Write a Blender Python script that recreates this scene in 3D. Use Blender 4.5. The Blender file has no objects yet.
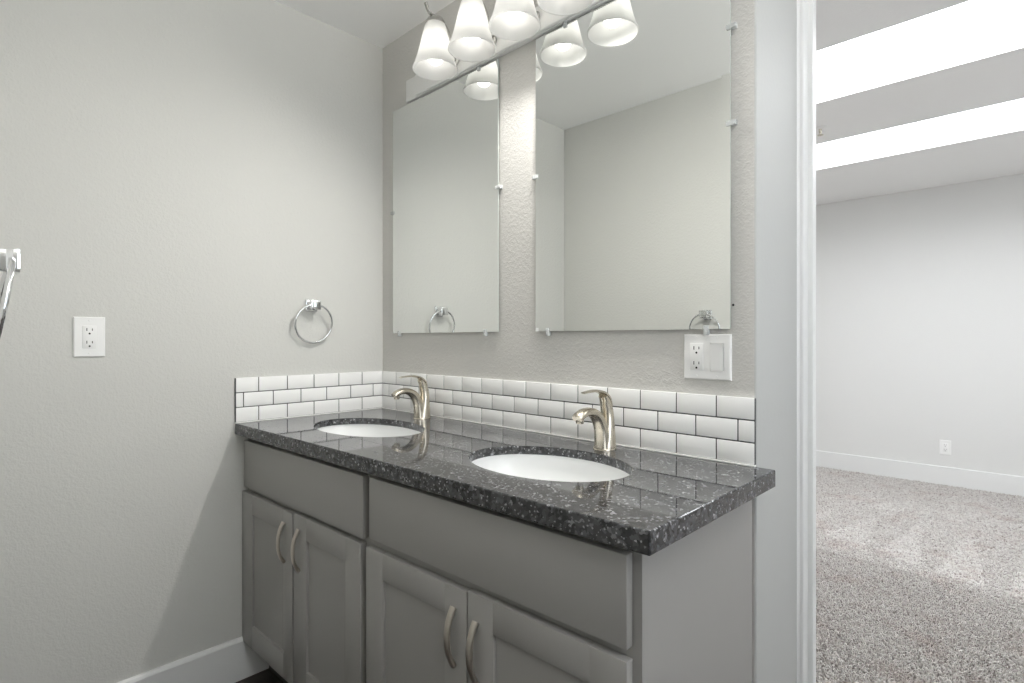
import bpy, bmesh, math, random
import numpy as np
from mathutils import Vector, Matrix

random.seed(7)
rng = np.random.default_rng(11)
PI = math.pi
scene = bpy.context.scene
COL = scene.collection

# ------------------------------------------------------------------ camera
cam_data = bpy.data.cameras.new('camera')
cam = bpy.data.objects.new('camera', cam_data)
COL.objects.link(cam)
cam.location = (2.0194, -1.2953, 1.1736)
cam.rotation_euler = (PI / 2, 0, 0.7686)
cam_data.sensor_width = 36.0
cam_data.lens = 547.63 / 1024 * 36.0
cam_data.shift_y = -(341.5 - 338.98) / 1024
cam_data.clip_start = 0.005
cam_data.clip_end = 100
scene.camera = cam

# ------------------------------------------------------------------ world and exposure
world = bpy.data.worlds.new('world')
scene.world = world
world.use_nodes = True
world.node_tree.nodes['Background'].inputs['Color'].default_value = (0.75, 0.87, 1.0, 1)
world.node_tree.nodes['Background'].inputs['Strength'].default_value = 1.0
scene.view_settings.view_transform = 'Standard'
scene.view_settings.look = 'None'
scene.view_settings.gamma = 1.0
scene.view_settings.use_curve_mapping = False
scene.view_settings.exposure = 0.1
scene.cycles.use_denoising = True
scene.cycles.max_bounces = 14
scene.cycles.diffuse_bounces = 8
scene.cycles.glossy_bounces = 6
scene.cycles.sample_clamp_indirect = 6.0

SPOT_W = 14.5          # each vanity lamp
HALL_FILL_E = 3.5           # unseen ceiling lamp added as fill behind the camera
SKY_E = 10.5            # daylight in the skylights
WIN_FILL_E = 3.3  # added bathroom window, fill from the right
WINB_FILL_E = 1.8  # added bedroom window, lifts the bedroom ceiling
UP_FILL_W = 60.0           # added unseen pendant, fill light for the ceiling
SPOT_WT = [.2, .3, .55, 1.65]
BULB_E = 6.0

# ------------------------------------------------------------------ materials
def mat(name, col=(.8, .8, .8), rough=.5, metal=0.0, spec=.5):
    m = bpy.data.materials.new(name)
    m.use_nodes = True
    b = m.node_tree.nodes['Principled BSDF']
    b.inputs['Base Color'].default_value = (*col, 1)
    b.inputs['Roughness'].default_value = rough
    b.inputs['Metallic'].default_value = metal
    b.inputs['Specular IOR Level'].default_value = spec
    return m

def nd(m, typ, **kw):
    n = m.node_tree.nodes.new(typ)
    for k, v in kw.items():
        setattr(n, k, v)
    return n

def lk(m, a, b):
    m.node_tree.links.new(a, b)

def bsdf(m):
    return m.node_tree.nodes['Principled BSDF']

def add_bump(m, height, strength=.3, dist=.002):
    b = nd(m, 'ShaderNodeBump')
    b.inputs['Strength'].default_value = strength
    b.inputs['Distance'].default_value = dist
    lk(m, height, b.inputs['Height'])
    lk(m, b.outputs['Normal'], bsdf(m).inputs['Normal'])
    return b

def coords(m):
    return nd(m, 'ShaderNodeTexCoord').outputs['Object']

def wall_paint(name, col, strength, mottle=.04):
    """rolled paint over a sprayed orange-peel / knockdown texture"""
    m = mat(name, col, .55, 0, .35)
    c = coords(m)
    n1 = nd(m, 'ShaderNodeTexNoise')
    n1.inputs['Scale'].default_value = 210
    n1.inputs['Detail'].default_value = 3
    n1.inputs['Distortion'].default_value = .2
    n2 = nd(m, 'ShaderNodeTexNoise')
    n2.inputs['Scale'].default_value = 85
    n2.inputs['Detail'].default_value = 4
    n2.inputs['Distortion'].default_value = .15
    lk(m, c, n1.inputs['Vector'])
    lk(m, c, n2.inputs['Vector'])
    r = nd(m, 'ShaderNodeMapRange')
    r.inputs['From Min'].default_value = .44
    r.inputs['From Max'].default_value = .70
    lk(m, n2.outputs['Fac'], r.inputs['Value'])
    a = nd(m, 'ShaderNodeMath', operation='MULTIPLY_ADD')
    lk(m, n1.outputs['Fac'], a.inputs[0])
    a.inputs[1].default_value = 1.0
    hf = nd(m, 'ShaderNodeMath', operation='MULTIPLY')
    hf.inputs[1].default_value = .55
    lk(m, r.outputs['Result'], hf.inputs[0])
    lk(m, hf.outputs[0], a.inputs[2])
    add_bump(m, a.outputs[0], strength, .0035)
    return m

M = {}
M['wall'] = wall_paint('greige_wall_paint', (.62, .62, .595), .25)
M['wall_vanity'] = wall_paint('greige_vanity_wall_paint', (.60, .59, .565), .36)
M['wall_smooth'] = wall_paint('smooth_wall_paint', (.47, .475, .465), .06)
M['wall_bedroom'] = wall_paint('bedroom_wall_paint', (.74, .74, .73), .12)
M['ceiling'] = wall_paint('ceiling_paint', (.90, .90, .895), .12)
M['trim'] = mat('white_trim_paint', (.80, .805, .80), .35)
M['cabinet'] = mat('grey_cabinet_paint', (.325, .318, .305), .38)
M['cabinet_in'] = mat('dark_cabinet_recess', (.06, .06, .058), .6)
M['porcelain'] = mat('white_porcelain', (.86, .87, .87), .08)
M['tile'] = mat('white_glazed_tile', (.94, .94, .93), .2, 0, .3)
M['grout'] = mat('dark_grey_grout', (.075, .075, .078), .9)
M['caulk'] = mat('white_caulk', (.85, .85, .83), .4)
M['plastic'] = mat('white_plastic', (.86, .86, .85), .3)
M['slot'] = mat('black_socket_slot', (.01, .01, .01), .6)
M['chrome'] = mat('polished_chrome', (.80, .81, .82), .06, 1.0)
M['mirror'] = mat('silvered_mirror_glass', (.86, .875, .86), .0, 1.0)
M['mirror_edge'] = mat('mirror_glass_edge', (.55, .60, .57), .15)
M['clip'] = mat('clear_plastic_clip', (.93, .95, .95), .15)
bsdf(M['clip']).inputs['Transmission Weight'].default_value = .45
bsdf(M['clip']).inputs['IOR'].default_value = 1.45

def brushed(name, col, rough):
    m = mat(name, col, rough, 1.0)
    c = coords(m)
    mp = nd(m, 'ShaderNodeMapping')
    mp.inputs['Scale'].default_value = (300, 300, 20)
    lk(m, c, mp.inputs['Vector'])
    n = nd(m, 'ShaderNodeTexNoise')
    n.inputs['Scale'].default_value = 1.0
    lk(m, mp.outputs['Vector'], n.inputs['Vector'])
    add_bump(m, n.outputs['Fac'], .05, .001)
    return m
M['nickel'] = brushed('brushed_nickel_warm', (.64, .59, .50), .24)
M['nickel_pull'] = brushed('brushed_nickel_pull', (.60, .56, .50), .3)
M['nickel_lamp'] = brushed('satin_nickel_lamp', (.52, .51, .49), .25)
M['lamp_bar'] = mat('pale_satin_lamp_bar', (.84, .84, .83), .3, .12)

def granite():
    m = mat('polished_dark_granite', (.05, .05, .05), .045, 0, .55)
    c = coords(m)
    def vor(scale, rnd=1.0):
        v = nd(m, 'ShaderNodeTexVoronoi')
        v.inputs['Scale'].default_value = scale
        v.inputs['Randomness'].default_value = rnd
        return v
    ns = nd(m, 'ShaderNodeTexNoise')
    ns.inputs['Scale'].default_value = 120
    ns.inputs['Detail'].default_value = 3
    lk(m, c, ns.inputs['Vector'])
    vm = nd(m, 'ShaderNodeVectorMath', operation='MULTIPLY_ADD')
    lk(m, ns.outputs['Color'], vm.inputs[0])
    vm.inputs[1].default_value = (.012, .012, .012)
    lk(m, c, vm.inputs[2])
    v1 = vor(120)
    lk(m, vm.outputs[0], v1.inputs['Vector'])
    r1 = nd(m, 'ShaderNodeValToRGB')
    e = r1.color_ramp.elements
    e[0].position = 0.0; e[0].color = (.018, .019, .020, 1)
    e[1].position = 1.0; e[1].color = (.20, .20, .21, 1)
    for p, cc in ((.35, (.032, .033, .035)), (.62, (.055, .056, .058)), (.82, (.070, .071, .075)), (.95, (.095, .097, .105))):
        x = e.new(p); x.color = (*cc, 1)
    sp = nd(m, 'ShaderNodeSeparateColor')
    lk(m, v1.outputs['Color'], sp.inputs[0])
    lk(m, sp.outputs[0], r1.inputs['Fac'])
    v2 = vor(300)
    lk(m, c, v2.inputs['Vector'])
    sp2 = nd(m, 'ShaderNodeSeparateColor')
    lk(m, v2.outputs['Color'], sp2.inputs[0])
    r2 = nd(m, 'ShaderNodeValToRGB')
    e = r2.color_ramp.elements
    e[0].position = .94; e[0].color = (0, 0, 0, 1)
    e[1].position = .97; e[1].color = (.26, .26, .27, 1)
    lk(m, sp2.outputs[1], r2.inputs['Fac'])
    mx = nd(m, 'ShaderNodeMix', data_type='RGBA', blend_type='ADD')
    mx.inputs[0].default_value = 1.0
    lk(m, r1.outputs['Color'], mx.inputs[6])
    lk(m, r2.outputs['Color'], mx.inputs[7])
    lk(m, mx.outputs[2], bsdf(m).inputs['Base Color'])
    return m
M['granite'] = granite()

def wood_floor():
    m = mat('dark_wood_floor', (.03, .024, .02), .4)
    c = coords(m)
    w = nd(m, 'ShaderNodeTexNoise')
    mp = nd(m, 'ShaderNodeMapping')
    mp.inputs['Scale'].default_value = (4, 60, 1)
    lk(m, c, mp.inputs['Vector']); lk(m, mp.outputs['Vector'], w.inputs['Vector'])
    r = nd(m, 'ShaderNodeValToRGB')
    r.color_ramp.elements[0].color = (.018, .014, .012, 1)
    r.color_ramp.elements[1].color = (.05, .04, .034, 1)
    lk(m, w.outputs['Fac'], r.inputs['Fac'])
    lk(m, r.outputs['Color'], bsdf(m).inputs['Base Color'])
    return m
M['wood'] = wood_floor()

def carpet(name, tufts):
    m = mat(name, (.5, .47, .44), .95, 0, .1)
    c = coords(m)
    v = nd(m, 'ShaderNodeTexVoronoi')
    v.inputs['Scale'].default_value = 110
    lk(m, c, v.inputs['Vector'])
    sp = nd(m, 'ShaderNodeSeparateColor')
    lk(m, v.outputs['Color'], sp.inputs[0])
    r = nd(m, 'ShaderNodeValToRGB')
    e = r.color_ramp.elements
    e[0].position = 0; e[0].color = (.27, .24, .225, 1)
    e[1].position = 1; e[1].color = (.70, .68, .655, 1)
    for p, cc in ((.12, (.45, .42, .40)), (.4, (.56, .535, .51)), (.75, (.62, .595, .57))):
        x = e.new(p); x.color = (*cc, 1)
    lk(m, sp.outputs[0], r.inputs['Fac'])
    ns = nd(m, 'ShaderNodeTexNoise')
    ns.inputs['Scale'].default_value = 5.5
    ns.inputs['Detail'].default_value = 3
    lk(m, c, ns.inputs['Vector'])
    mr = nd(m, 'ShaderNodeMapRange')
    mr.inputs['From Min'].default_value = .52
    mr.inputs['From Max'].default_value = .72
    mr.inputs['To Max'].default_value = .55
    lk(m, ns.outputs['Fac'], mr.inputs['Value'])
    mx = nd(m, 'ShaderNodeMix', data_type='RGBA', blend_type='MULTIPLY')
    lk(m, mr.outputs['Result'], mx.inputs[0])
    lk(m, r.outputs['Color'], mx.inputs[6])
    mx.inputs[7].default_value = (.80, .70, .68, 1)
    lk(m, mx.outputs[2], bsdf(m).inputs['Base Color'])
    return m
M['carpet'] = carpet('speckled_carpet', True)

def emis(name, col, s):
    m = bpy.data.materials.new(name)
    m.use_nodes = True
    nt = m.node_tree
    nt.nodes.clear()
    e = nt.nodes.new('ShaderNodeEmission')
    e.inputs['Color'].default_value = (*col, 1)
    e.inputs['Strength'].default_value = s
    o = nt.nodes.new('ShaderNodeOutputMaterial')
    nt.links.new(e.outputs[0], o.inputs[0])
    return m
M['bulb'] = emis('lit_bulb', (1, .97, .92), BULB_E)
M['sky_pane'] = emis('daylight_pane', (.95, .975, 1.0), SKY_E)
M['window_pane'] = emis('fill_window_glass', (.90, .95, 1.0), WIN_FILL_E)  # glowing panes of the added bathroom window
M['fill_bedroom_pane'] = emis('fill_bedroom_glass', (.92, .965, 1.0), WINB_FILL_E)  # glowing panes of the added bedroom window
M['fill_lamp_diffuser'] = emis('lit_fill_diffuser', (1, .97, .93), HALL_FILL_E)  # glow of the added hall fill lamp

def frosted():
    m = bpy.data.materials.new('frosted_white_glass')
    m.use_nodes = True
    nt = m.node_tree
    nt.nodes.clear()
    d = nt.nodes.new('ShaderNodeBsdfDiffuse'); d.inputs['Color'].default_value = (.86, .86, .85, 1)
    t = nt.nodes.new('ShaderNodeBsdfTranslucent'); t.inputs['Color'].default_value = (.86, .86, .85, 1)
    g = nt.nodes.new('ShaderNodeBsdfGlossy'); g.inputs['Roughness'].default_value = .25
    a = nt.nodes.new('ShaderNodeMixShader'); a.inputs[0].default_value = .72
    b = nt.nodes.new('ShaderNodeMixShader'); b.inputs[0].default_value = .05
    o = nt.nodes.new('ShaderNodeOutputMaterial')
    nt.links.new(d.outputs[0], a.inputs[1]); nt.links.new(t.outputs[0], a.inputs[2])
    nt.links.new(a.outputs[0], b.inputs[1]); nt.links.new(g.outputs[0], b.inputs[2])
    nt.links.new(b.outputs[0], o.inputs[0])
    return m
M['shade'] = frosted()

# ------------------------------------------------------------------ mesh helpers
def BM():
    return bmesh.new()

def merge(dst, src, mi=None):
    if mi is not None:
        for f in src.faces:
            f.material_index = mi
    me = bpy.data.meshes.new('tmp')
    src.to_mesh(me)
    dst.from_mesh(me)
    bpy.data.meshes.remove(me)
    src.free()

def box(bm, a, b, bev=0.0, seg=2, mi=0):
    t = BM()
    bmesh.ops.create_cube(t, size=1)
    a, b = Vector(a), Vector(b)
    lo = Vector([min(p, q) for p, q in zip(a, b)]); hi = Vector([max(p, q) for p, q in zip(a, b)])
    for v in t.verts:
        v.co = Vector([lo[i] + (v.co[i] + .5) * (hi[i] - lo[i]) for i in range(3)])
    if bev:
        bmesh.ops.bevel(t, geom=t.edges[:], offset=bev, segments=seg, profile=.5, affect='EDGES')
    merge(bm, t, mi)

def prism(bm, pts, z0, z1, mi=0, bev=0.0):
    """vertical prism over a plan polygon"""
    t = BM()
    vs = [t.verts.new((x, y, z0)) for x, y in pts]
    f = t.faces.new(vs)
    r = bmesh.ops.extrude_face_region(t, geom=[f])
    for v in r['geom']:
        if isinstance(v, bmesh.types.BMVert):
            v.co.z = z1
    bmesh.ops.recalc_face_normals(t, faces=t.faces[:])
    if bev:
        bmesh.ops.bevel(t, geom=t.edges[:], offset=bev, segments=2, profile=.5, affect='EDGES')
    merge(bm, t, mi)

def sweep(bm, path, radii, n=16, up=(1, 0, 0), cap=True, mi=0, power=2.0):
    """loft of (super)elliptic sections along a path; radii = (along up, across) per point"""
    t = BM()
    P = [Vector(p) for p in path]
    rings = []
    upv = Vector(up)
    for i, p in enumerate(P):
        d = (P[min(i + 1, len(P) - 1)] - P[max(i - 1, 0)]).normalized()
        u = (upv - d * upv.dot(d)).normalized()
        w = d.cross(u)
        ru, rw = radii[i] if isinstance(radii, list) else radii
        ring = []
        for k in range(n):
            a = 2 * PI * k / n
            c, s = math.cos(a), math.sin(a)
            c = math.copysign(abs(c) ** (2 / power), c); s = math.copysign(abs(s) ** (2 / power), s)
            ring.append(t.verts.new(p + u * ru * c + w * rw * s))
        rings.append(ring)
    for a, b in zip(rings, rings[1:]):
        for k in range(n):
            t.faces.new((a[k], a[(k + 1) % n], b[(k + 1) % n], b[k]))
    if cap:
        t.faces.new(rings[0][::-1]); t.faces.new(rings[-1])
    bmesh.ops.recalc_face_normals(t, faces=t.faces[:])
    merge(bm, t, mi)

def spline(pts, n=8):
    """Catmull-Rom through control tuples of any length"""
    P = [np.array(p, float) for p in pts]
    P = [2 * P[0] - P[1]] + P + [2 * P[-1] - P[-2]]
    out = []
    for i in range(1, len(P) - 2):
        for k in range(n):
            t = k / n
            a, b, c, d = P[i - 1:i + 3]
            out.append(.5 * (2 * b + (c - a) * t + (2 * a - 5 * b + 4 * c - d) * t * t + (3 * b - a - 3 * c + d) * t ** 3))
    out.append(P[-2])
    return [tuple(o) for o in out]

def lathe(bm, prof, n=40, c=(0, 0, 0), sx=1, sy=1, axis='z', closed=False, mi=0):
    t = BM()
    rings = []
    for r, z in prof:
        ring = []
        for k in range(n):
            a = 2 * PI * k / n
            x, y = r * math.cos(a) * sx, r * math.sin(a) * sy
            co = {'z': (x, y, z), 'y': (x, z, y), 'x': (z, x, y)}[axis]
            ring.append(t.verts.new(Vector(co) + Vector(c)))
        rings.append(ring)
    pr = list(zip(rings, rings[1:]))
    if closed:
        pr.append((rings[-1], rings[0]))
    for a, b in pr:
        for k in range(n):
            t.faces.new((a[k], a[(k + 1) % n], b[(k + 1) % n], b[k]))
    if not closed:
        t.faces.new(rings[0]); t.faces.new(rings[-1])
    bmesh.ops.remove_doubles(t, verts=t.verts[:], dist=1e-6)
    bmesh.ops.recalc_face_normals(t, faces=t.faces[:])
    merge(bm, t, mi)

def torus(bm, c, R, r, axis='x', n=64, k=12, mi=0):
    t = BM()
    rings = []
    for i in range(n):
        a = 2 * PI * i / n
        ring = []
        for j in range(k):
            b = 2 * PI * j / k
            u, v, w = (R + r * math.cos(b)) * math.cos(a), (R + r * math.cos(b)) * math.sin(a), r * math.sin(b)
            co = {'x': (w, u, v), 'y': (u, w, v), 'z': (u, v, w)}[axis]
            ring.append(t.verts.new(Vector(co) + Vector(c)))
        rings.append(ring)
    for i in range(n):
        A, B = rings[i], rings[(i + 1) % n]
        for j in range(k):
            t.faces.new((A[j], A[(j + 1) % k], B[(j + 1) % k], B[j]))
    bmesh.ops.recalc_face_normals(t, faces=t.faces[:])
    merge(bm, t, mi)

ROOT = {}
def world_loc(o):
    v = Vector(o.location)
    while o.parent:
        o = o.parent
        v += Vector(o.location)
    return v

def obj(name, bm, m, parent=None, smooth=False, local=True, warp=None):
    """link the bmesh as one mesh object; local=False means world coordinates"""
    if warp:
        for v in bm.verts:
            v.co = warp(v.co)
    if parent and not local:
        w = world_loc(parent)
        for v in bm.verts:
            v.co -= w
    me = bpy.data.meshes.new(name)
    bm.to_mesh(me)
    bm.free()
    for mm in (m if isinstance(m, (list, tuple)) else [m]):
        me.materials.append(mm)
    if smooth:
        for p in me.polygons:
            p.use_smooth = True
        if smooth is not True:
            me.set_sharp_from_angle(angle=math.radians(smooth))
    o = bpy.data.objects.new(name, me)
    COL.objects.link(o)
    if parent:
        o.parent = parent
    return o

def tag(o, label, cat, group=None):
    o['label'] = label
    o['category'] = cat
    if group:
        o['group'] = group
    return o

def thing(name, loc, label, cat, group=None, rz=0):
    o = bpy.data.objects.new(name, None)
    COL.objects.link(o)
    o.location = loc
    o.rotation_euler = (0, 0, rz)
    o.empty_display_size = .05
    return tag(o, label, cat, group)

def struct(name, bm, m, parent=None, smooth=False):
    o = obj(name, bm, m, parent, smooth)
    if not parent:
        o['kind'] = 'structure'
    return o

def copy_tree(o, parent=None):
    c = o.copy()
    COL.objects.link(c)
    if parent:
        c.parent = parent
    for ch in list(o.children):
        copy_tree(ch, c)
    return c

# ------------------------------------------------------------------ the rooms
ZC = 2.412          # ceiling
ZF = -0.015         # bathroom floor
XW = 1.548          # end of the vanity wall
YW = 0.318          # face of the door wall at the end of the short return
YB = 0.400          # bedroom side of the door wall
YFAR = 4.305
XDR = 2.42          # right side of the door opening
XR = 2.85           # bathroom right wall
YH = -2.9           # back of the hall behind the camera
YO = -1.27          # wall opposite the mirrors
XBL, XBR = -1.2, 4.2

bm = BM()
prism(bm, [(-.12, -.0), (-.12, YH - .1), (0, YH - .1), (0, 0)], ZF - .1, ZC + .1)
struct('wall_left', bm, M['wall'])

# vanity wall: solid chase, textured front, smooth end with a rounded bead
bm = BM()
R_ = .006
corner = [(XW - R_ + R_ * math.sin(a), 0 + R_ - R_ * math.cos(a)) for a in np.linspace(0, PI / 2, 6)]
pts = [(-.12, 0)] + corner + [(XW, YB), (-.12, YB)]
prism(bm, pts, ZF - .1, ZC + .1)
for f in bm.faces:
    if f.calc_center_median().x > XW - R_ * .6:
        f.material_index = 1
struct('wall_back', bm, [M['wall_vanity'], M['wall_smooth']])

# door wall right of the opening and above it
bm = BM()
box(bm, (XDR, YW, ZF - .1), (XR + .12, YB, ZC + .1))
box(bm, (XW, YW, 2.16), (XDR, YB, ZC + .1))
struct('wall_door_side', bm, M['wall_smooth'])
WY0, WY1, WZ0, WZ1 = -1.15, -.05, .85, 2.15
bm = BM()
box(bm, (XR, YH - .1, ZF - .1), (XR + .12, WY0, ZC + .1))
box(bm, (XR, WY1, ZF - .1), (XR + .12, YW, ZC + .1))
box(bm, (XR, WY0, ZF - .1), (XR + .12, WY1, WZ0))
box(bm, (XR, WY0, WZ1), (XR + .12, WY1, ZC + .1))
struct('wall_right', bm, M['wall'])
bm = BM()
e = .045
box(bm, (XR + .03, WY0, WZ0), (XR + .09, WY0 + e, WZ1), .003)
box(bm, (XR + .03, WY1 - e, WZ0), (XR + .09, WY1, WZ1), .003)
box(bm, (XR + .03, WY0 + e, WZ0), (XR + .09, WY1 - e, WZ0 + e), .003)
box(bm, (XR + .03, WY0 + e, WZ1 - e), (XR + .09, WY1 - e, WZ1), .003)
box(bm, (XR + .035, WY0 + e, (WZ0 + WZ1) / 2 - .02), (XR + .085, WY1 - e, (WZ0 + WZ1) / 2 + .02), .003)
fr = struct('window_3', bm, M['trim'])  # unseen window, added to light the vanity side from the right
for z0, z1 in ((WZ0 + e, (WZ0 + WZ1) / 2 - .02), ((WZ0 + WZ1) / 2 + .02, WZ1 - e)):
    bm = BM()
    box(bm, (XR + .055, WY0 + e, z0), (XR + .061, WY1 - e, z1))
    struct('pane', bm, M['window_pane'], fr)
bm = BM()
box(bm, (0, YO - .12, ZF - .1), (1.35, YO, ZC + .1), .004)
struct('wall_opposite', bm, M['wall'])
bm = BM()
box(bm, (0, YH - .1, ZF - .1), (XR, YH, ZC + .1))
struct('wall_hall', bm, M['wall'])
bm = BM()
box(bm, (XBL - .1, YFAR, -.1), (XBR + .1, YFAR + .12, ZC + .3))
struct('wall_far', bm, M['wall_bedroom'])
bm = BM()
box(bm, (XBL - .12, YB, -.1), (XBL, YFAR, ZC + .3))
struct('wall_bedroom_left', bm, M['wall_bedroom'])
BY0, BY1, BZ0, BZ1 = 1.0, 3.4, .75, 2.10
bm = BM()
box(bm, (XBR, YB, -.1), (XBR + .12, BY0, ZC + .3))
box(bm, (XBR, BY1, -.1), (XBR + .12, YFAR, ZC + .3))
box(bm, (XBR, BY0, -.1), (XBR + .12, BY1, BZ0))
box(bm, (XBR, BY0, BZ1), (XBR + .12, BY1, ZC + .3))
struct('wall_bedroom_right', bm, M['wall_bedroom'])
bm = BM()
e = .05
ymid = (BY0 + BY1) / 2
box(bm, (XBR + .03, BY0, BZ0), (XBR + .09, BY0 + e, BZ1), .003)
box(bm, (XBR + .03, BY1 - e, BZ0), (XBR + .09, BY1, BZ1), .003)
box(bm, (XBR + .03, BY0 + e, BZ0), (XBR + .09, BY1 - e, BZ0 + e), .003)
box(bm, (XBR + .03, BY0 + e, BZ1 - e), (XBR + .09, BY1 - e, BZ1), .003)
box(bm, (XBR + .035, ymid - .025, BZ0 + e), (XBR + .085, ymid + .025, BZ1 - e), .003)
fr = struct('window_4', bm, M['trim'])  # unseen window, added to brighten the bedroom ceiling
for y0, y1 in ((BY0 + e, ymid - .025), (ymid + .025, BY1 - e)):
    bm = BM()
    box(bm, (XBR + .055, y0, BZ0 + e), (XBR + .061, y1, BZ1 - e))
    struct('pane', bm, M['fill_bedroom_pane'], fr)
bm = BM()
box(bm, (XR + .12, YB - .1, -.1), (XBR + .12, YB, ZC + .3))
box(bm, (XBL - .12, YB - .1, -.1), (-.12, YB, ZC + .3))
struct('wall_bedroom_front', bm, M['wall_bedroom'])

# floors
bm = BM()
box(bm, (-.12, YH - .1, ZF - .1), (XR + .1, YW + .06, ZF))
struct('floor', bm, M['wood'])
bm = BM()
box(bm, (XBL - .1, YW + .06, -.12), (XBR + .1, YFAR + .1, -.012))
struct('floor_carpet', bm, M['carpet'])

# ceilings; the bedroom one is opened by two long skylight wells
bm = BM()
box(bm, (-.12, YH - .1, ZC), (XR + .12, YB - .05, ZC + .1))
struct('ceiling', bm, M['ceiling'])
SKX0, SKX1 = .45, 2.75
SK = [(1.312, 1.888), (2.562, 3.140)]
bm = BM()
ys = [YB - .05] + [v for s in SK for v in s] + [YFAR + .1]
for k in range(0, len(ys), 2):
    box(bm, (XBL - .1, ys[k], ZC), (XBR + .1, ys[k + 1], ZC + .16))
for y0, y1 in SK:
    box(bm, (XBL - .1, y0, ZC), (SKX0, y1, ZC + .16))
    box(bm, (SKX1, y0, ZC), (XBR + .1, y1, ZC + .16))
struct('ceiling_bedroom', bm, M['ceiling'])
for k, (y0, y1) in enumerate(SK):
    bm = BM()
    e = .012
    for a, b in (((SKX0, y0, ZC + .11), (SKX1, y0 + e, ZC + .15)), ((SKX0, y1 - e, ZC + .11), (SKX1, y1, ZC + .15)),
                 ((SKX0, y0 + e, ZC + .11), (SKX0 + e, y1 - e, ZC + .15)), ((SKX1 - e, y0 + e, ZC + .11), (SKX1, y1 - e, ZC + .15))):
        box(bm, a, b)
    fr = struct('window_%d' % (k + 1), bm, M['trim'])
    bm = BM()
    box(bm, (SKX0 + e, y0 + e, ZC + .12), (SKX1 - e, y1 - e, ZC + .13))
    struct('pane', bm, M['sky_pane'], fr)

# baseboards
def base_profile(h, t):
    return [(0, 0), (t, 0), (t, h - .012), (t * .75, h - .004), (t * .45, h), (0, h)]

bm = BM()
t = BM()
pr = base_profile(.145, .014)
vs = [t.verts.new((x, YO, ZF + z)) for x, z in pr]
f = t.faces.new(vs)
r = bmesh.ops.extrude_face_region(t, geom=[f])
for v in r['geom']:
    if isinstance(v, bmesh.types.BMVert):
        v.co.y = -.005
bmesh.ops.recalc_face_normals(t, faces=t.faces[:])
merge(bm, t)
struct('baseboard_left', bm, M['trim'])
bm = BM()
box(bm, (XBL, YFAR - .014, -.012), (XBR, YFAR, .145), .003)
struct('baseboard_far', bm, M['trim'])
bm = BM()
box(bm, (.014, YO, ZF), (1.35, YO + .014, .13), .003)
struct('baseboard_opposite', bm, M['trim'])

# door casing: stepped profile on the end of the return wall, then jamb and stop
bm = BM()
prof = [(XW, .289), (XW + .0022, .2915), (XW + .0040, .2960), (XW + .0044, .2985), (XW + .0110, .2985), (XW + .0128, .2992), (XW + .0142, .3015),
        (XW + .0142, .336), (XW + .0252, .336), (XW + .0268, .3375), (XW + .0268, .3640), (XW + .0252, .366), (XW + .0100, .366), (XW + .0100, YB + .010), (XW, YB + .010)]
prism(bm, prof, ZF, 2.16)
struct('trim_1', bm, M['trim'])
bm = BM()
box(bm, (XDR - .03, .300, ZF), (XDR, YB + .012, 2.16), .003)
box(bm, (XDR, .300, ZF), (XDR + .06, YW, 2.22), .003)
struct('trim_2', bm, M['trim'])
bm = BM()
box(bm, (XW + .0265, .306, 2.135), (XDR - .03, YB + .012, 2.16), .003)
struct('trim_3', bm, M['trim'])

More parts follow.
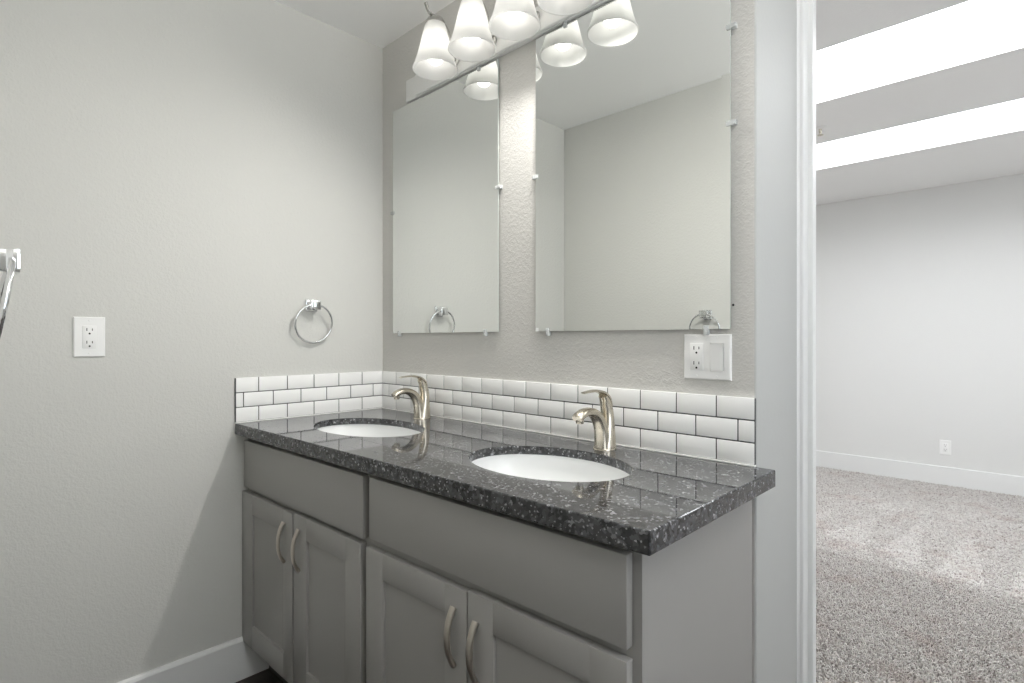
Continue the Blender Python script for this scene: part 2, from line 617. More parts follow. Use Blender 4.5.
# carpet pile: short leaning tufts over the part of the bedroom seen through the door
def carpet_pile():
    sp = .0082
    xs = np.arange(.0, 3.6, sp); yv = np.arange(YB - .02, YFAR - .016, sp)
    X, Y = np.meshgrid(xs, yv)
    X = X.ravel() + rng.uniform(-.45, .45, X.size) * sp
    Y = Y.ravel() + rng.uniform(-.45, .45, Y.size) * sp
    keep = (X > XW + .03) | (Y > YB + .016)
    keep &= ~((X > XDR - .035) & (Y < YB + .02))
    keep &= X < XDR + .1 + (Y - YB) * .6
    keep &= (Y < YFAR - .02)
    # only what a viewer in the bathroom could see past the jamb
    keep &= (X > XW - .03 - (Y - YB) * .55)
    X, Y = X[keep], Y[keep]
    n = X.size
    edge = 2.09 - .075 * (X - 1.35)
    near = Y < edge
    # wedge-shaped vacuum marks, where the nap was pushed away from the doorway
    wedge = np.zeros(n, bool)
    Xj = X + rng.normal(0, .008, n); Yj = Y + rng.normal(0, .008, n)
    for tri in ([(1.361, 2.314), (1.57, 2.157), (1.466, 3.062)], [(1.626, 2.164), (1.831, 2.106), (1.716, 3.023)],
                [(1.062, 2.391), (1.315, 2.214), (1.249, 2.928)], [(1.90, 2.10), (2.14, 2.07), (2.00, 2.98)], [(2.20, 2.06), (2.42, 2.03), (2.30, 2.95)],
                [(.80, 2.45), (1.00, 2.40), (1.00, 2.95)], [(1.696, 3.518), (1.88, 3.249), (1.90, 3.85)], [(1.40, 3.25), (1.62, 3.34), (1.557, 4.0)],
                [(.95, 3.30), (1.17, 3.40), (1.09, 4.05)], [(1.14, 3.15), (1.33, 3.22), (1.33, 3.8)], [(1.95, 3.30), (2.20, 3.25), (2.1, 3.9)]):
        (ax, ay), (bx, by), (cx, cy) = tri
        d1 = (bx - ax) * (Yj - ay) - (by - ay) * (Xj - ax)
        d2 = (cx - bx) * (Yj - by) - (cy - by) * (Xj - bx)
        d3 = (ax - cx) * (Yj - cy) - (ay - cy) * (Xj - cx)
        wedge |= (d1 > 0) & (d2 > 0) & (d3 > 0)
    lean_y = np.where(near, -.56, np.where(wedge, .85, -.30)) + rng.normal(0, .15, n)
    lean_x = np.where(near, .15, np.where(wedge, .2, -.1)) + rng.normal(0, .32, n)
    h = np.where(near, .019, .016) * rng.uniform(.75, 1.2, n)
    rad = rng.uniform(.0040, .0054, n)
    a0 = rng.uniform(0, 2 * PI, n)
    V = np.zeros((n, 7, 3), np.float32)
    for k in range(3):
        a = a0 + 2 * PI * k / 3
        V[:, k, 0] = X + rad * .8 * np.cos(a); V[:, k, 1] = Y + rad * .8 * np.sin(a); V[:, k, 2] = -.012
        V[:, 3 + k, 0] = X + lean_x * h * .45 + rad * np.cos(a)
        V[:, 3 + k, 1] = Y + lean_y * h * .45 + rad * np.sin(a)
        V[:, 3 + k, 2] = -.012 + h * .75
    V[:, 6, 0] = X + lean_x * h * .8; V[:, 6, 1] = Y + lean_y * h * .8; V[:, 6, 2] = -.012 + h
    fq = []
    loc = [(0, 1, 4), (0, 4, 3), (1, 2, 5), (1, 5, 4), (2, 0, 3), (2, 3, 5), (3, 4, 6), (4, 5, 6), (5, 3, 6)]
    F = (np.arange(n)[:, None, None] * 7 + np.array(loc)[None]).reshape(-1, 3).astype(np.int32)
    me = bpy.data.meshes.new('carpet_pile')
    me.vertices.add(n * 7)
    me.vertices.foreach_set('co', V.ravel())
    me.loops.add(F.size)
    me.loops.foreach_set('vertex_index', F.ravel())
    me.polygons.add(len(F))
    me.polygons.foreach_set('loop_start', np.arange(0, F.size, 3, dtype=np.int32))
    me.polygons.foreach_set('use_smooth', np.ones(len(F), bool))
    me.update(calc_edges=True)
    me.materials.append(M['carpet'])
    o = bpy.data.objects.new('carpet_pile', me)
    COL.objects.link(o)
    o['kind'] = 'stuff'
    tag(o, 'speckled beige and grey carpet pile with vacuum marks beyond the doorway', 'carpet')
carpet_pile()

# ------------------------------------------------------------------ vanity geometry
ZT, TH = .88, .0388
XE = 1.5908
def dep(x):
    return .5955 + (.5496 - .5955) * x / XE
def warp(co):                       # the run is a little deeper at its left end
    return Vector((co.x, co.y * dep(co.x) / .5725, co.z))
YF = -.5725 + .022                  # front of doors (before warp)
YFR = YF + .020                     # face frame

def cabinet_box(name, x0, x1, label, end_panel):
    root = thing(name, (x0, 0, ZF), label, 'cabinet', 'grey vanity base cabinets')
    bm = BM()
    zt = ZT - TH - .0005
    xr = x1
    # carcass sides, bottom, back, and face frame
    box(bm, (x0, YFR + .018, .105), (x0 + .016, -.012, zt))
    box(bm, (x0 + .016, YFR + .018, .105), (x1 - .016, -.012, .121))
    box(bm, (x0 + .016, -.026, .121), (x1 - .016, -.012, zt))
    if not end_panel:
        box(bm, (x1 - .016, YFR + .018, .105), (x1, -.012, zt))
    obj('carcass', bm, M['cabinet'], root, local=False, warp=warp)
    bm = BM()
    xm = (x0 + x1) / 2
    box(bm, (x0, YFR, .105), (x0 + .035, YFR + .018, zt))
    box(bm, (x1 - .035, YFR, .105), (x1, YFR + .018, zt))
    box(bm, (x0 + .035, YFR, zt - .035), (x1 - .035, YFR + .018, zt))
    box(bm, (x0 + .035, YFR, .640), (x1 - .035, YFR + .018, .680))
    box(bm, (x0 + .035, YFR, .105), (x1 - .035, YFR + .018, .150))
    box(bm, (xm - .02, YFR, .150), (xm + .02, YFR + .018, .640))
    obj('face_frame', bm, M['cabinet'], root, local=False, warp=warp)
    bm = BM()
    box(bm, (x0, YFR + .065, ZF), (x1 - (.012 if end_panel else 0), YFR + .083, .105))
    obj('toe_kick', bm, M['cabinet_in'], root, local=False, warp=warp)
    if end_panel:
        bm = BM()
        t = BM()
        yf, yb = (YFR + .0), -.018
        prism(t, [(x1 - .016, yf + .018), (x1, yf + .018), (x1 - .0090, yb), (x1 - .0250, yb)], .105, zt)
        prism(t, [(x1 - .0165, yf + .083), (x1 - .002, yf + .083), (x1 - .0090, yb), (x1 - .0250, yb)], ZF, .105)
        merge(bm, t)
        obj('end_panel', bm, M['cabinet'], root, local=False, warp=warp)
    return root

def drawer_front(root, x0, x1, z0, z1):
    bm = BM()
    box(bm, (x0, YF, z0), (x1, YFR - .0005, z1), .0025, 2)
    return obj('drawer_front', bm, M['cabinet'], root, local=False, warp=warp, smooth=30)

def shaker_door(root, x0, x1, z0, z1, lst, rst, hx, hz):
    bm = BM()
    rt, rb = .066, .078
    rec = .0075
    # stiles and rails with eased edges
    box(bm, (x0, YF, z0), (x0 + lst, YFR - .0005, z1), .002)
    box(bm, (x1 - rst, YF, z0), (x1, YFR - .0005, z1), .002)
    box(bm, (x0 + lst - .0025, YF, z1 - rt), (x1 - rst + .0025, YFR - .0005, z1), .002)
    box(bm, (x0 + lst - .0025, YF, z0), (x1 - rst + .0025, YFR - .0005, z0 + rb), .002)
    d = obj('door', bm, M['cabinet'], root, local=False, warp=warp, smooth=30)
    bm = BM()
    box(bm, (x0 + lst - .004, YF + rec, z0 + rb - .004), (x1 - rst + .004, YF + rec + .006, z1 - rt + .004))
    obj('recessed_panel', bm, M['cabinet'], d, local=False, warp=warp)
    # arched bar pull
    bm = BM()
    L = .062
    path = []; rad = []
    for k in range(25):
        s = -1 + 2 * k / 24
        path.append((hx, YF - .002 - .018 * (1 - abs(s) ** 2.4), hz + s * L))
        rad.append((.0088 - .0014 * abs(s), .0036 + .0022 * abs(s) ** 3))
    sweep(bm, path, rad, 12, (1, 0, 0), power=3.2)
    h = obj('pull_handle', bm, M['nickel_pull'], d, local=False, warp=warp, smooth=50)
    h['label'] = 'arched brushed nickel pull'
    return d

XM = .779
A = cabinet_box('vanity_cabinet', .001, XM, 'grey vanity base cabinet in the corner against the left wall under the far sink', False)
B = cabinet_box('vanity_cabinet', XM + .0005, 1.554, 'grey vanity base cabinet beside the doorway under the near sink, with exposed end panel', True)
drawer_front(A, .020, .768, .660, .8215)
drawer_front(B, .7955, 1.5375, .669, .8240)
shaker_door(A, .0025, .3785, .115, .6410, .085, .060, .328, .543)
shaker_door(A, .3875, .7545, .115, .6450, .080, .072, .425, .543)
shaker_door(B, .7815, 1.1570, .115, .6450, .074, .070, 1.1190, .541)
shaker_door(B, 1.1610, 1.5375, .115, .6500, .074, .074, 1.1870, .533)

# worktop with two oval cut-outs
SINKS = [(.394, -.310, .238, .150), (1.165, -.292, .216, .157)]
bm = BM()
TS = .023               # slab; the visible edge is built up to TH
outer = [(.0005, -.0005), (.0005, -dep(0)), (XE, -dep(XE)), (XE, -.0005)]
inner = [(.0205, -.0205), (.0205, -dep(0) + .032), (XE - .032, -dep(XE) + .032), (XE - .032, -.0205)]
NE = 72
ovals = [[(cx + a * math.cos(2 * PI * k / NE), cy + b * math.sin(2 * PI * k / NE)) for k in range(NE)] for cx, cy, a, b in SINKS]
def slab_face(rim, z):
    """flat sheet with the two oval holes; returns the vertex loops"""
    loops, edges = [], []
    for lp in [rim] + ovals:
        vs = [bm.verts.new((x, y, z)) for x, y in lp]
        edges += [bm.edges.new((vs[k], vs[(k + 1) % len(vs)])) for k in range(len(vs))]
        loops.append(vs)
    fs = [g for g in bmesh.ops.triangle_fill(bm, use_beauty=True, use_dissolve=False, edges=edges)['geom'] if isinstance(g, bmesh.types.BMFace)]
    for f in fs:
        m_ = f.calc_center_median()
        if any(((m_.x - c[0]) / c[2]) ** 2 + ((m_.y - c[1]) / c[3]) ** 2 < .98 for c in SINKS):
            bm.faces.remove(f)
    return loops
top = slab_face(outer, ZT)
bot = slab_face(inner, ZT - TS)
def skirt(a, b):
    for k in range(len(a)):
        bm.faces.new((a[k], a[(k + 1) % len(a)], b[(k + 1) % len(a)], b[k]))
o2 = [bm.verts.new((x, y, ZT - TH)) for x, y in outer]
i2 = [bm.verts.new((x, y, ZT - TH)) for x, y in inner]
skirt(top[0], o2); skirt(o2, i2); skirt(i2, bot[0])
for k in (1, 2):
    skirt(top[k], bot[k])
bmesh.ops.recalc_face_normals(bm, faces=bm.faces[:])
ct = obj('countertop', bm, M['granite'])
tag(ct, 'polished dark granite countertop with grey flecks lying across both cabinets', 'countertop')
bv = ct.modifiers.new('eased_edge', 'BEVEL')
bv.width = .003; bv.segments = 3; bv.limit_method = 'ANGLE'; bv.angle_limit = math.radians(50)

# sinks
def sink(cx, cy, a, b, label):
    zr = ZT - TS - .0008
    root = thing('sink', (cx, cy, zr - .16), label, 'sink', 'undermount oval sinks')
    bm = BM()
    sy = (b + .006) / (a + .006)
    R = a + .006
    inner = [(.0, .018), (.022, .0175), (.08, .022), (.13, .034), (R * .80, .062), (R * .93, .105), (R * .985, .140), (R, .160)]
    outerp = [(R + .022, .160), (R + .022, .150), (R + .010, .146), (R * .99, .10), (R * .85, .045), (.13, .012), (.0, .002)]
    prof = spline(inner, 4) + outerp
    lathe(bm, prof, 64, (0, 0, 0), 1, sy)
    obj('basin', bm, M['porcelain'], root, smooth=40)
    bm = BM()
    lathe(bm, [(0, .0178), (.018, .0178), (.021, .0205), (.024, .0205), (.026, .0178), (.026, .0165), (0, .0165)], 32)
    d = obj('drain', bm, M['nickel'], root, smooth=40)
    d['label'] = 'metal drain ring'
    bm = BM()
    lathe(bm, [(0, .022), (.012, .0215), (.0165, .019), (.0165, .0178), (0, .0178)], 32)
    obj('stopper', bm, M['nickel'], d, smooth=40)
    return root
sink(*SINKS[0], 'white oval undermount sink in the far left end of the dark countertop')
sink(*SINKS[1], 'white oval undermount sink at the right end of the countertop, nearest the doorway')

# faucets
def faucet(x, y, label):
    root = thing('faucet', (x, y, ZT), label, 'faucet', 'brushed nickel faucets')
    # tapering body column, leaning very slightly back
    bm = BM()
    ctl = [(.006, 0, .0285, .030), (.006, .010, .0275, .029), (.010, .040, .0240, .0235), (.013, .070, .0205, .0185),
           (.013, .095, .0180, .0170), (.008, .116, .0160, .0160), (.001, .132, .0145, .0125), (-.008, .142, .0125, .0080)]
    sp = spline(ctl, 6)
    sweep(bm, [(0, p[0], p[1]) for p in sp], [(p[2], p[3]) for p in sp], 24)
    obj('body', bm, M['nickel'], root, smooth=60)
    # spout: rises from the body's front and arches out and down, widening and flattening at its mouth
    bm = BM()
    ctl = [(-.008, .000, .0215, .0215), (-.010, .030, .0200, .0190), (-.017, .060, .0185, .0165), (-.034, .088, .0175, .0145),
           (-.060, .103, .0172, .0120), (-.088, .105, .0172, .0105), (-.110, .098, .0165, .0098), (-.120, .091, .0150, .0090)]
    sp = spline(ctl, 6)
    sweep(bm, [(0, p[0], p[1]) for p in sp], [(p[2], p[3]) for p in sp], 24, power=2.4)
    s = obj('spout', bm, M['nickel'], root, smooth=60)
    bm = BM()
    lathe(bm, [(0, 0), (.0095, 0), (.0105, .003), (.0105, .012), (0, .012)], 24, (0, -.108, .079))
    obj('aerator', bm, M['nickel'], s, smooth=40)
    # lever: a thin blade curling up from the top of the column and forward
    bm = BM()
    ctl = [(.016, .098, .0150, .0050), (.016, .118, .0150, .0060), (.007, .138, .0155, .0060), (-.013, .1515, .0150, .0048),
           (-.042, .1575, .0130, .0036), (-.072, .1570, .0105, .0028), (-.093, .1555, .0070, .0022)]
    sp = spline(ctl, 6)
    sweep(bm, [(0, p[0], p[1]) for p in sp], [(p[2], p[3]) for p in sp], 20, power=2.4)
    obj('lever_handle', bm, M['nickel'], root, smooth=60)
    bm = BM()
    lathe(bm, [(0, 0), (.0300, 0), (.0300, .002), (.0285, .004), (0, .004)], 40)
    obj('base_ring', bm, M['nickel'], root, smooth=40)
    return root
faucet(.365, -.068, 'brushed nickel single lever faucet at the far sink by the left wall')
faucet(1.178, -.070, 'brushed nickel single lever faucet at the near sink, right of the other')

# ------------------------------------------------------------------ tile backsplashes
P_, RH, G = .1036, .0514, .0030
HS = .1542
def tiles(bm, spans, z0, flip):
    """spans: list of (u0,u1) cuts per row; flip=False on the back wall (x), True on the left wall (y)"""
    for r, cuts in enumerate(spans):
        za = z0 + r * RH + G / 2
        zb = z0 + (r + 1) * RH - (G / 2 if r < 2 else 0)
        for u0, u1 in zip(cuts, cuts[1:]):
            if u1 - u0 < .006:
                continue
            a, b = u0 + G / 2, u1 - G / 2
            if flip:
                box(bm, (.0005, -a, za), (.0088, -b, zb), .0014, 2)
            else:
                box(bm, (a, -.0088, za), (b, -.0005, zb), .0014, 2)
def cuts(first, end, half, start):
    c = [start]
    u = first - (P_ if first - P_ > start + .004 else 0)
    u = first + (P_ / 2 if half else 0)
    while u - P_ > start + .004:
        u -= P_
    while u < end - .004:
        c.append(u); u += P_
    c.append(end)
    return c
ZS = ZT + .0035
# back wall
root = thing('tile_backsplash', (XW / 2, 0, ZT), 'long white subway tile backsplash along the wall under the mirrors', 'backsplash', 'white tile backsplashes')
bm = BM()
tiles(bm, [cuts(.1104, XW, False, .0090), cuts(.1104, XW, True, .0090), cuts(.1104, XW, False, .0090)], ZS, False)
obj('tiles', bm, M['tile'], root, local=False, smooth=30)
bm = BM()
box(bm, (.0085, -.0072, ZS), (XW - .0005, -.0003, ZS + HS - .0006))
obj('grout', bm, M['grout'], root, local=False)
bm = BM()
box(bm, (.009, -.0115, ZT + .0002), (XW, -.0003, ZS + .0008), .001)
obj('caulk_line', bm, M['caulk'], root, local=False)
# left wall
YL = .5955
root = thing('tile_backsplash', (0, -YL / 2, ZT), 'short white subway tile backsplash on the left wall beside the far sink', 'backsplash', 'white tile backsplashes')
bm = BM()
tiles(bm, [cuts(.103, YL, False, .0005), cuts(.103, YL, True, .0005), cuts(.103, YL, False, .0005)], ZS, True)
obj('tiles', bm, M['tile'], root, local=False, smooth=30)
bm = BM()
box(bm, (.0003, -.0005, ZS), (.0072, -YL - .0006, ZS + HS - .0006))
obj('grout', bm, M['grout'], root, local=False)
bm = BM()
box(bm, (.0003, -.012, ZT + .0002), (.0115, -YL, ZS + .0008), .001)
obj('caulk_line', bm, M['caulk'], root, local=False)

# ------------------------------------------------------------------ mirrors
def mirror(x0, x1, z0, z1, label, clips, bevel=False):
    root = thing('wall_mirror', ((x0 + x1) / 2, -.006, z0), label, 'mirror', 'frameless wall mirrors')
    yf, yb = -.0100, -.0060
    bm = BM()
    if not bevel:
        box(bm, (x0, yf, z0), (x1, yb, z1))
        for f in bm.faces:
            f.material_index = 0 if f.calc_center_median().y < yf + 1e-5 else 1
    else:
        w, dd = .021, .00040
        v = {}
        def V(k, co):
            v[k] = bm.verts.new(co)
        V('a', (x0, yf, z0)); V('b', (x1 - w, yf, z0 + w)); V('b0', (x1 - w, yf, z0)); V('c', (x1 - w, yf, z1)); V('d', (x0, yf, z1))
        V('e', (x1, yf + dd, z0)); V('g', (x1, yf + dd, z1))
        V('A', (x0, yb, z0)); V('E', (x1, yb, z0)); V('G', (x1, yb, z1)); V('D', (x0, yb, z1))
        for q in ('a b0 b c d', 'b0 e b', 'b e g c', 'A D G E', 'a A E e b0', 'd c g G D', 'a d D A', 'e E G g'):
            bm.faces.new([v[k] for k in q.split()])
        bmesh.ops.recalc_face_normals(bm, faces=bm.faces[:])
        for f in bm.faces:
            f.material_index = 0 if f.normal.y < -.9 else 1
    obj('mirror_glass', bm, [M['mirror'], M['mirror_edge']], root, local=False)
    for cx, cz, way in clips:
        bm = BM()
        # L shaped clip: stem on the wall beside the edge, lip over the glass
        dx, dz = {'d': (0, -1), 'u': (0, 1), 'l': (-1, 0), 'r': (1, 0)}[way]
        if dz:
            box(bm, (cx - .006, -.0135, cz + dz * .0010), (cx + .006, -.0002, cz + dz * .014), .0015)
            box(bm, (cx - .006, -.0135, cz - dz * .009), (cx + .006, -.0105, cz + dz * .0025), .001)
            lathe(bm, [(0, -.0150), (.003, -.0150), (.0035, -.0135), (0, -.0135)], 12, (cx, 0, cz + dz * .008), axis='y')
        else:
            box(bm, (cx + dx * .0010, -.0135, cz - .006), (cx + dx * .014, -.0002, cz + .006), .0015)
            box(bm, (cx - dx * .009, -.0135, cz - .006), (cx + dx * .0025, -.0105, cz + .006), .001)
            lathe(bm, [(0, -.0150), (.003, -.0150), (.0035, -.0135), (0, -.0135)], 12, (cx + dx * .008, 0, cz), axis='y')
        obj('clip', bm, M['clip'], root, local=False)
    return root
Z0M, Z1M = 1.1975, 2.1125
mirror(.0920, .7105, Z0M, Z1M, 'narrow-looking frameless mirror on the left, beside the room corner',
       [(.135, Z0M, 'd'), (.648, Z0M, 'd'), (.092, 1.694, 'l'), (.7105, 1.682, 'r'), (.617, Z1M, 'u')])
rm = mirror(.8800, 1.4910, Z0M, Z1M, 'frameless mirror on the right above the switch plate, nearest the doorway',
       [(.930, Z0M, 'd'), (1.433, Z0M, 'd'), (.880, 1.681, 'l'), (1.491, 1.683, 'r'), (1.491, 1.911, 'r'), (.997, Z1M, 'u')], True)
rm.rotation_euler = (-.0016, 0, .0034)          # hangs very slightly out of true

# ------------------------------------------------------------------ vanity light
LX = [.520, .709, .898, 1.088]
vl = thing('vanity_light', (.804, 0, 2.165), 'four-lamp satin nickel vanity light bar with frosted glass shades above the mirrors', 'light fixture')
ZB0, ZB1 = 2.119, 2.206
bm = BM()
box(bm, (.192, -.016, ZB0), (1.416, -.0003, ZB1), .003)
obj('back_plate', bm, M['lamp_bar'], vl, local=False, smooth=30)
bm = BM()
box(bm, (.268, -.028, ZB0 + .001), (1.340, -.0162, ZB1 - .006), .004, 3)
obj('front_bar', bm, M['lamp_bar'], vl, local=False, smooth=30)
YS = -.124
for lx in LX:
    # strap arm: out of the bar, up and over, curling up in front of the shade
    bm = BM()
    ctl = [(-.026, 2.165), (-.040, 2.163), (-.050, 2.180), (-.056, 2.215), (-.068, 2.248), (-.092, 2.272), (-.122, 2.281), (-.143, 2.283), (-.156, 2.294), (-.166, 2.314)]
    sp = spline(ctl, 6)
    sweep(bm, [(lx, p[0], p[1]) for p in sp], [(.0085 * (1 if i < len(sp) - 14 else .8), .0036) for i in range(len(sp))], 12, (1, 0, 0), power=3)
    arm = obj('arm', bm, M['nickel_lamp'], vl, local=False, smooth=50)
    bm = BM()
    lathe(bm, [(0, -.0300), (.016, -.0300), (.018, -.0330), (.012, -.0380), (0, -.0390)], 24, (lx, 0, 2.165), axis='y')
    obj('arm_boss', bm, M['nickel_lamp'], arm, local=False, smooth=40)
    bm = BM()
    lathe(bm, [(0, 2.280), (.013, 2.280), (.026, 2.274), (.034, 2.262), (.0355, 2.254), (.033, 2.254), (.024, 2.258), (0, 2.262)], 36, (lx, YS, 0))
    obj('shade_holder', bm, M['nickel_lamp'], arm, local=False, smooth=50)
    bm = BM()
    outp = [(.028, 2.2575), (.0340, 2.253), (.0380, 2.240), (.0455, 2.212), (.0540, 2.175), (.0625, 2.142), (.0690, 2.122), (.0735, 2.111), (.0770, 2.104), (.0775, 2.0985)]
    inn = [(.0735, 2.0985), (.0725, 2.104), (.0700, 2.110), (.0655, 2.122), (.0590, 2.142), (.0505, 2.175), (.0420, 2.212), (.0345, 2.240), (.0310, 2.249), (.026, 2.2535)]
    lathe(bm, outp + inn, 48, (lx, YS, 0), closed=True)
    sh = obj('glass_shade', bm, M['shade'], arm, local=False, smooth=60)
    sh['label'] = 'frosted white glass bell shade'
    bm = BM()
    prof = [(.0, 2.118), (.012, 2.120), (.021, 2.127), (.0265, 2.138), (.028, 2.150), (.0265, 2.163), (.021, 2.178), (.0155, 2.194), (.0135, 2.212), (.0135, 2.232)]
    lathe(bm, spline(prof, 3), 28, (lx, YS, 0))
    bu = obj('bulb', bm, M['bulb'], arm, local=False, smooth=True)
    bm = BM()
    lathe(bm, [(0, 2.262), (.0165, 2.262), (.0165, 2.225), (.0140, 2.222), (0, 2.222)], 24, (lx, YS, 0))
    obj('socket', bm, M['plastic'], arm, local=False, smooth=40)
    # the lamp's own light, at the tip of the bulb
    ld = bpy.data.lights.new('bulb_light', 'SPOT')
    ld.energy = SPOT_W * SPOT_WT[LX.index(lx)]
    ld.color = (1, .975, .93)
    ld.spot_size = math.radians(178)
    ld.spot_blend = 1.0
    ld.shadow_soft_size = .018
    lo = bpy.data.objects.new('bulb_light', ld)
    COL.objects.link(lo)
    lo.parent = vl
    lo.rotation_euler = (math.radians(-33), 0, 0)     # thrown into the room
    lo.location = Vector((lx, YS, 2.078)) - Vector(vl.location)

# ------------------------------------------------------------------ towel rings
def towel_ring(loc, rz, label, off=0.0):
    """local frame: wall is the plane x=0, the ring stands off towards +x"""
    root = thing('towel_ring', loc, label, 'towel ring', 'chrome towel rings', rz)
    bm = BM()
    box(bm, (.0004, -.0235, -.0235), (.009, .0235, .0235), .003, 3)
    obj('wall_plate', bm, M['chrome'], root, smooth=40)
    bm = BM()
    t = BM()
    rect = lambda s: [(-s, -s), (s, -s), (s, s), (-s, s)]
    A_ = [t.verts.new((.009, y, z)) for y, z in rect(.0165)]
    B_ = [t.verts.new((.032 + off, y, z)) for y, z in rect(.0165)]
    C_ = [t.verts.new((.048 + off, y, z)) for y, z in rect(.0190)]
    for p, q in ((A_, B_), (B_, C_)):
        for k in range(4):
            t.faces.new((p[k], p[(k + 1) % 4], q[(k + 1) % 4], q[k]))
    t.faces.new(A_[::-1]); t.faces.new(C_)
    bmesh.ops.recalc_face_normals(t, faces=t.faces[:])
    bmesh.ops.bevel(t, geom=t.edges[:], offset=.0025, segments=2, profile=.5, affect='EDGES')
    merge(bm, t)
    obj('post', bm, M['chrome'], root, smooth=40)
    bm = BM()
    torus(bm, (0, 0, -.073), .0730, .0046, 'x', 80, 12)
    bmesh.ops.rotate(bm, verts=bm.verts[:], cent=(0, 0, 0), matrix=Matrix.Rotation(math.radians(9), 3, 'Y'))
    bmesh.ops.translate(bm, verts=bm.verts[:], vec=(.038 + off, 0, .002))
    obj('ring', bm, M['chrome'], root, smooth=True)
    return root
towel_ring((0, -.320, 1.302), 0, 'chrome towel ring on the left wall above the short tile backsplash')
towel_ring((.874, YO, 1.294), PI / 2, 'chrome towel ring cut off at the left frame edge, across from the mirrors', .007)

# ------------------------------------------------------------------ outlets and switch
# local frame: plate lies in x/z, front faces -y
def receptacle(root, cx):
    bm = BM()
    box(bm, (cx - .0168, -.0072, -.0335), (cx + .0168, -.0045, .0335), .0012)
    r = obj('receptacle', bm, M['plastic'], root, smooth=30)
    for s in (-1, 1):
        zc = s * .0185
        bm = BM()
        box(bm, (cx - .0075, -.00745, zc - .001), (cx - .0055, -.0070, zc + .0075))
        obj('slot', bm, M['slot'], r)
        bm = BM()
        box(bm, (cx + .0055, -.00745, zc - .000), (cx + .0075, -.0070, zc + .0065))
        obj('slot', bm, M['slot'], r)
        bm = BM()
        lathe(bm, [(0, -.00745), (.0026, -.00745), (.0026, -.0070), (0, -.0070)], 14, (cx, 0, zc - .0085), axis='y')
        obj('ground_hole', bm, M['slot'], r)
    return r

def cover_plate(root, w, h, hole=None):
    bm = BM()
    t = BM()
    a = [(-w / 2, -h / 2), (w / 2, -h / 2), (w / 2, h / 2), (-w / 2, h / 2)]
    lv = []
    for ins, y in ((0, -.0003), (0, -.0030), (.0030, -.0058)):
        lv.append([t.verts.new((x - math.copysign(ins, x), y, z - math.copysign(ins, z))) for x, z in a])
    for p, q in zip(lv, lv[1:]):
        for k in range(4):
            t.faces.new((p[k], p[(k + 1) % 4], q[(k + 1) % 4], q[k]))
    t.faces.new(lv[0][::-1])
    if hole:
        x0, x1, z0, z1 = hole
        q = [(x0, z0), (x1, z0), (x1, z1), (x0, z1)]
        f_ = [t.verts.new((x, -.0058, z)) for x, z in q]; g_ = [t.verts.new((x, -.0012, z)) for x, z in q]
        for k in range(4):
            t.faces.new((lv[-1][k], lv[-1][(k + 1) % 4], f_[(k + 1) % 4], f_[k]))
            t.faces.new((f_[k], f_[(k + 1) % 4], g_[(k + 1) % 4], g_[k]))
        t.faces.new(g_)
    else:
        t.faces.new(lv[-1])
    bmesh.ops.recalc_face_normals(t, faces=t.faces[:])
    merge(bm, t)
    return obj('cover_plate', bm, M['plastic'], root)

def screws(root, xs, h):
    for x in xs:
        for s in (-1, 1):
            bm = BM()
            lathe(bm, [(0, -.0066), (.0022, -.0066), (.0028, -.0057), (0, -.0057)], 12, (x, 0, s * h), axis='y')
            obj('screw', bm, M['plastic'], root)

ro = thing('wall_outlet', (0, -1.001, 1.1795), 'white single wall outlet on the left wall, left of the towel ring', 'outlet', None, PI / 2)
cover_plate(ro, .076, .118); receptacle(ro, 0); screws(ro, (0,), .0485)

rs = thing('outlet_and_switch', (1.4325, 0, 1.1298), 'white double plate with outlet and rocker switch below the right mirror', 'switch plate')
cover_plate(rs, .119, .111, (.0255 - .0172, .0255 + .0172, -.0342, .0342)); receptacle(rs, -.0255)
bm = BM()
t = BM()
pts = [(-.0326, -.0014), (-.0326, -.0072), (-.001, -.0084), (.0326, -.0112), (.0326, -.0014)]
L = [t.verts.new((.0255 - .0154, y, z)) for z, y in pts]; Rr = [t.verts.new((.0255 + .0154, y, z)) for z, y in pts]
t.faces.new(L); t.faces.new(Rr[::-1])
for k in range(len(pts)):
    t.faces.new((L[k], Rr[k], Rr[(k + 1) % len(pts)], L[(k + 1) % len(pts)]))
bmesh.ops.recalc_face_normals(t, faces=t.faces[:])
merge(bm, t)
obj('rocker', bm, M['plastic'], rs)
screws(rs, (-.0255, .0255), .0470)

rb = thing('wall_outlet', (1.462, YFAR, .300), 'small white outlet on the far bedroom wall above the baseboard', 'outlet')
cover_plate(rb, .074, .116); receptacle(rb, 0)

# screw left in the wall beside the right mirror
bm = BM()
lathe(bm, [(0, -.004), (.0022, -.004), (.0030, -.0025), (.0022, -.0003), (0, -.0003)], 14, (0, 0, 0), axis='y')
nl = obj('nail', bm, M['slot'])
nl.location = (1.496, 0, 1.254)
tag(nl, 'tiny dark nail in the wall right of the right mirror', 'nail')

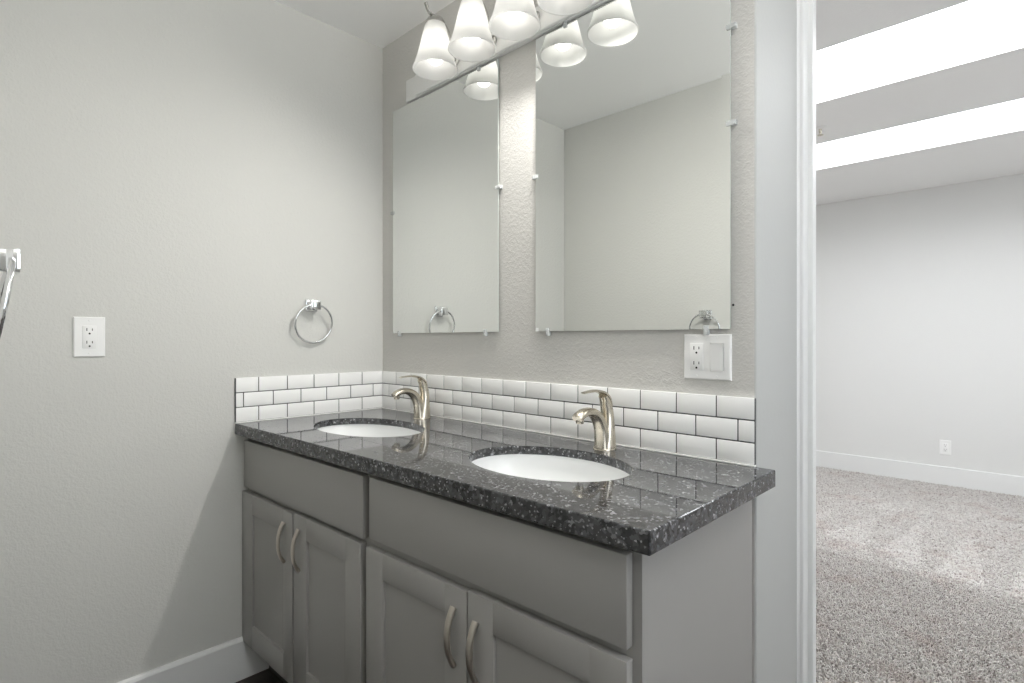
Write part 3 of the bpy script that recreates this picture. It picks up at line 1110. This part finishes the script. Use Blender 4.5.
# sprinkler on the bedroom ceiling
sk = thing('ceiling_sprinkler', (1.088, 2.266, ZC), 'small metal sprinkler head on the bedroom ceiling between the two skylights', 'sprinkler')
bm = BM()
lathe(bm, [(0, -.0003), (.034, -.0003), (.034, -.004), (.020, -.010), (0, -.011)], 32)
obj('escutcheon', bm, M['ceiling'], sk, smooth=40)
bm = BM()
lathe(bm, [(0, -.010), (.009, -.010), (.008, -.030), (.005, -.034), (.005, -.042), (.016, -.044), (.016, -.046), (0, -.047)], 24)
obj('head', bm, M['nickel'], sk, smooth=40)

# unseen ceiling lamp, added in the hall behind the camera as ambient fill
hl = thing('fill_ceiling_lamp', (1.95, -1.95, ZC), 'added fill lamp, round and flush on the hall ceiling behind the camera', 'light fixture')
bm = BM()
lathe(bm, [(0, -.0003), (.24, -.0003), (.245, -.010), (.240, -.030), (.225, -.030), (.225, -.014), (0, -.014)], 48)
obj('fill_lamp_base', bm, M['trim'], hl, smooth=40)
bm = BM()
lathe(bm, [(0, -.070), (.10, -.066), (.17, -.054), (.215, -.034), (.2245, -.016), (0, -.016)], 48)
obj('fill_lamp_diffuser', bm, M['fill_lamp_diffuser'], hl, smooth=40)

# unseen pendant added to brighten the ceiling: an opaque bowl open at the top
pl = thing('fill_pendant_lamp', (2.32, -.80, ZC), 'added white bowl pendant right of the vanity, fill light for the ceiling', 'light fixture')
bm = BM()
lathe(bm, [(0, -.0003), (.055, -.0003), (.053, -.016), (.020, -.026), (.007, -.028), (.007, -.470), (0, -.470)], 32)
obj('stem', bm, M['nickel_lamp'], pl, smooth=40)
bm = BM()
lathe(bm, [(.0, -.474), (.06, -.470), (.12, -.448), (.165, -.405), (.185, -.360), (.180, -.358), (.158, -.401), (.115, -.440), (.058, -.462), (0, -.466)], 48)
obj('bowl', bm, M['trim'], pl, smooth=40)
bm = BM()
lathe(bm, [(.007, -.458), (.035, -.452), (.045, -.438), (.045, -.425), (.035, -.412), (.007, -.408)], 32, closed=True)
obj('bulb', bm, M['bulb'], pl, smooth=True)
ld = bpy.data.lights.new('bulb_light', 'POINT')  # ceiling fill placed in the added pendant's bowl
ld.energy = UP_FILL_W
ld.color = (1, .98, .95)
ld.shadow_soft_size = .03
lo = bpy.data.objects.new('bulb_light', ld)
COL.objects.link(lo)
lo.parent = pl
lo.location = (.06, 0, -.385)
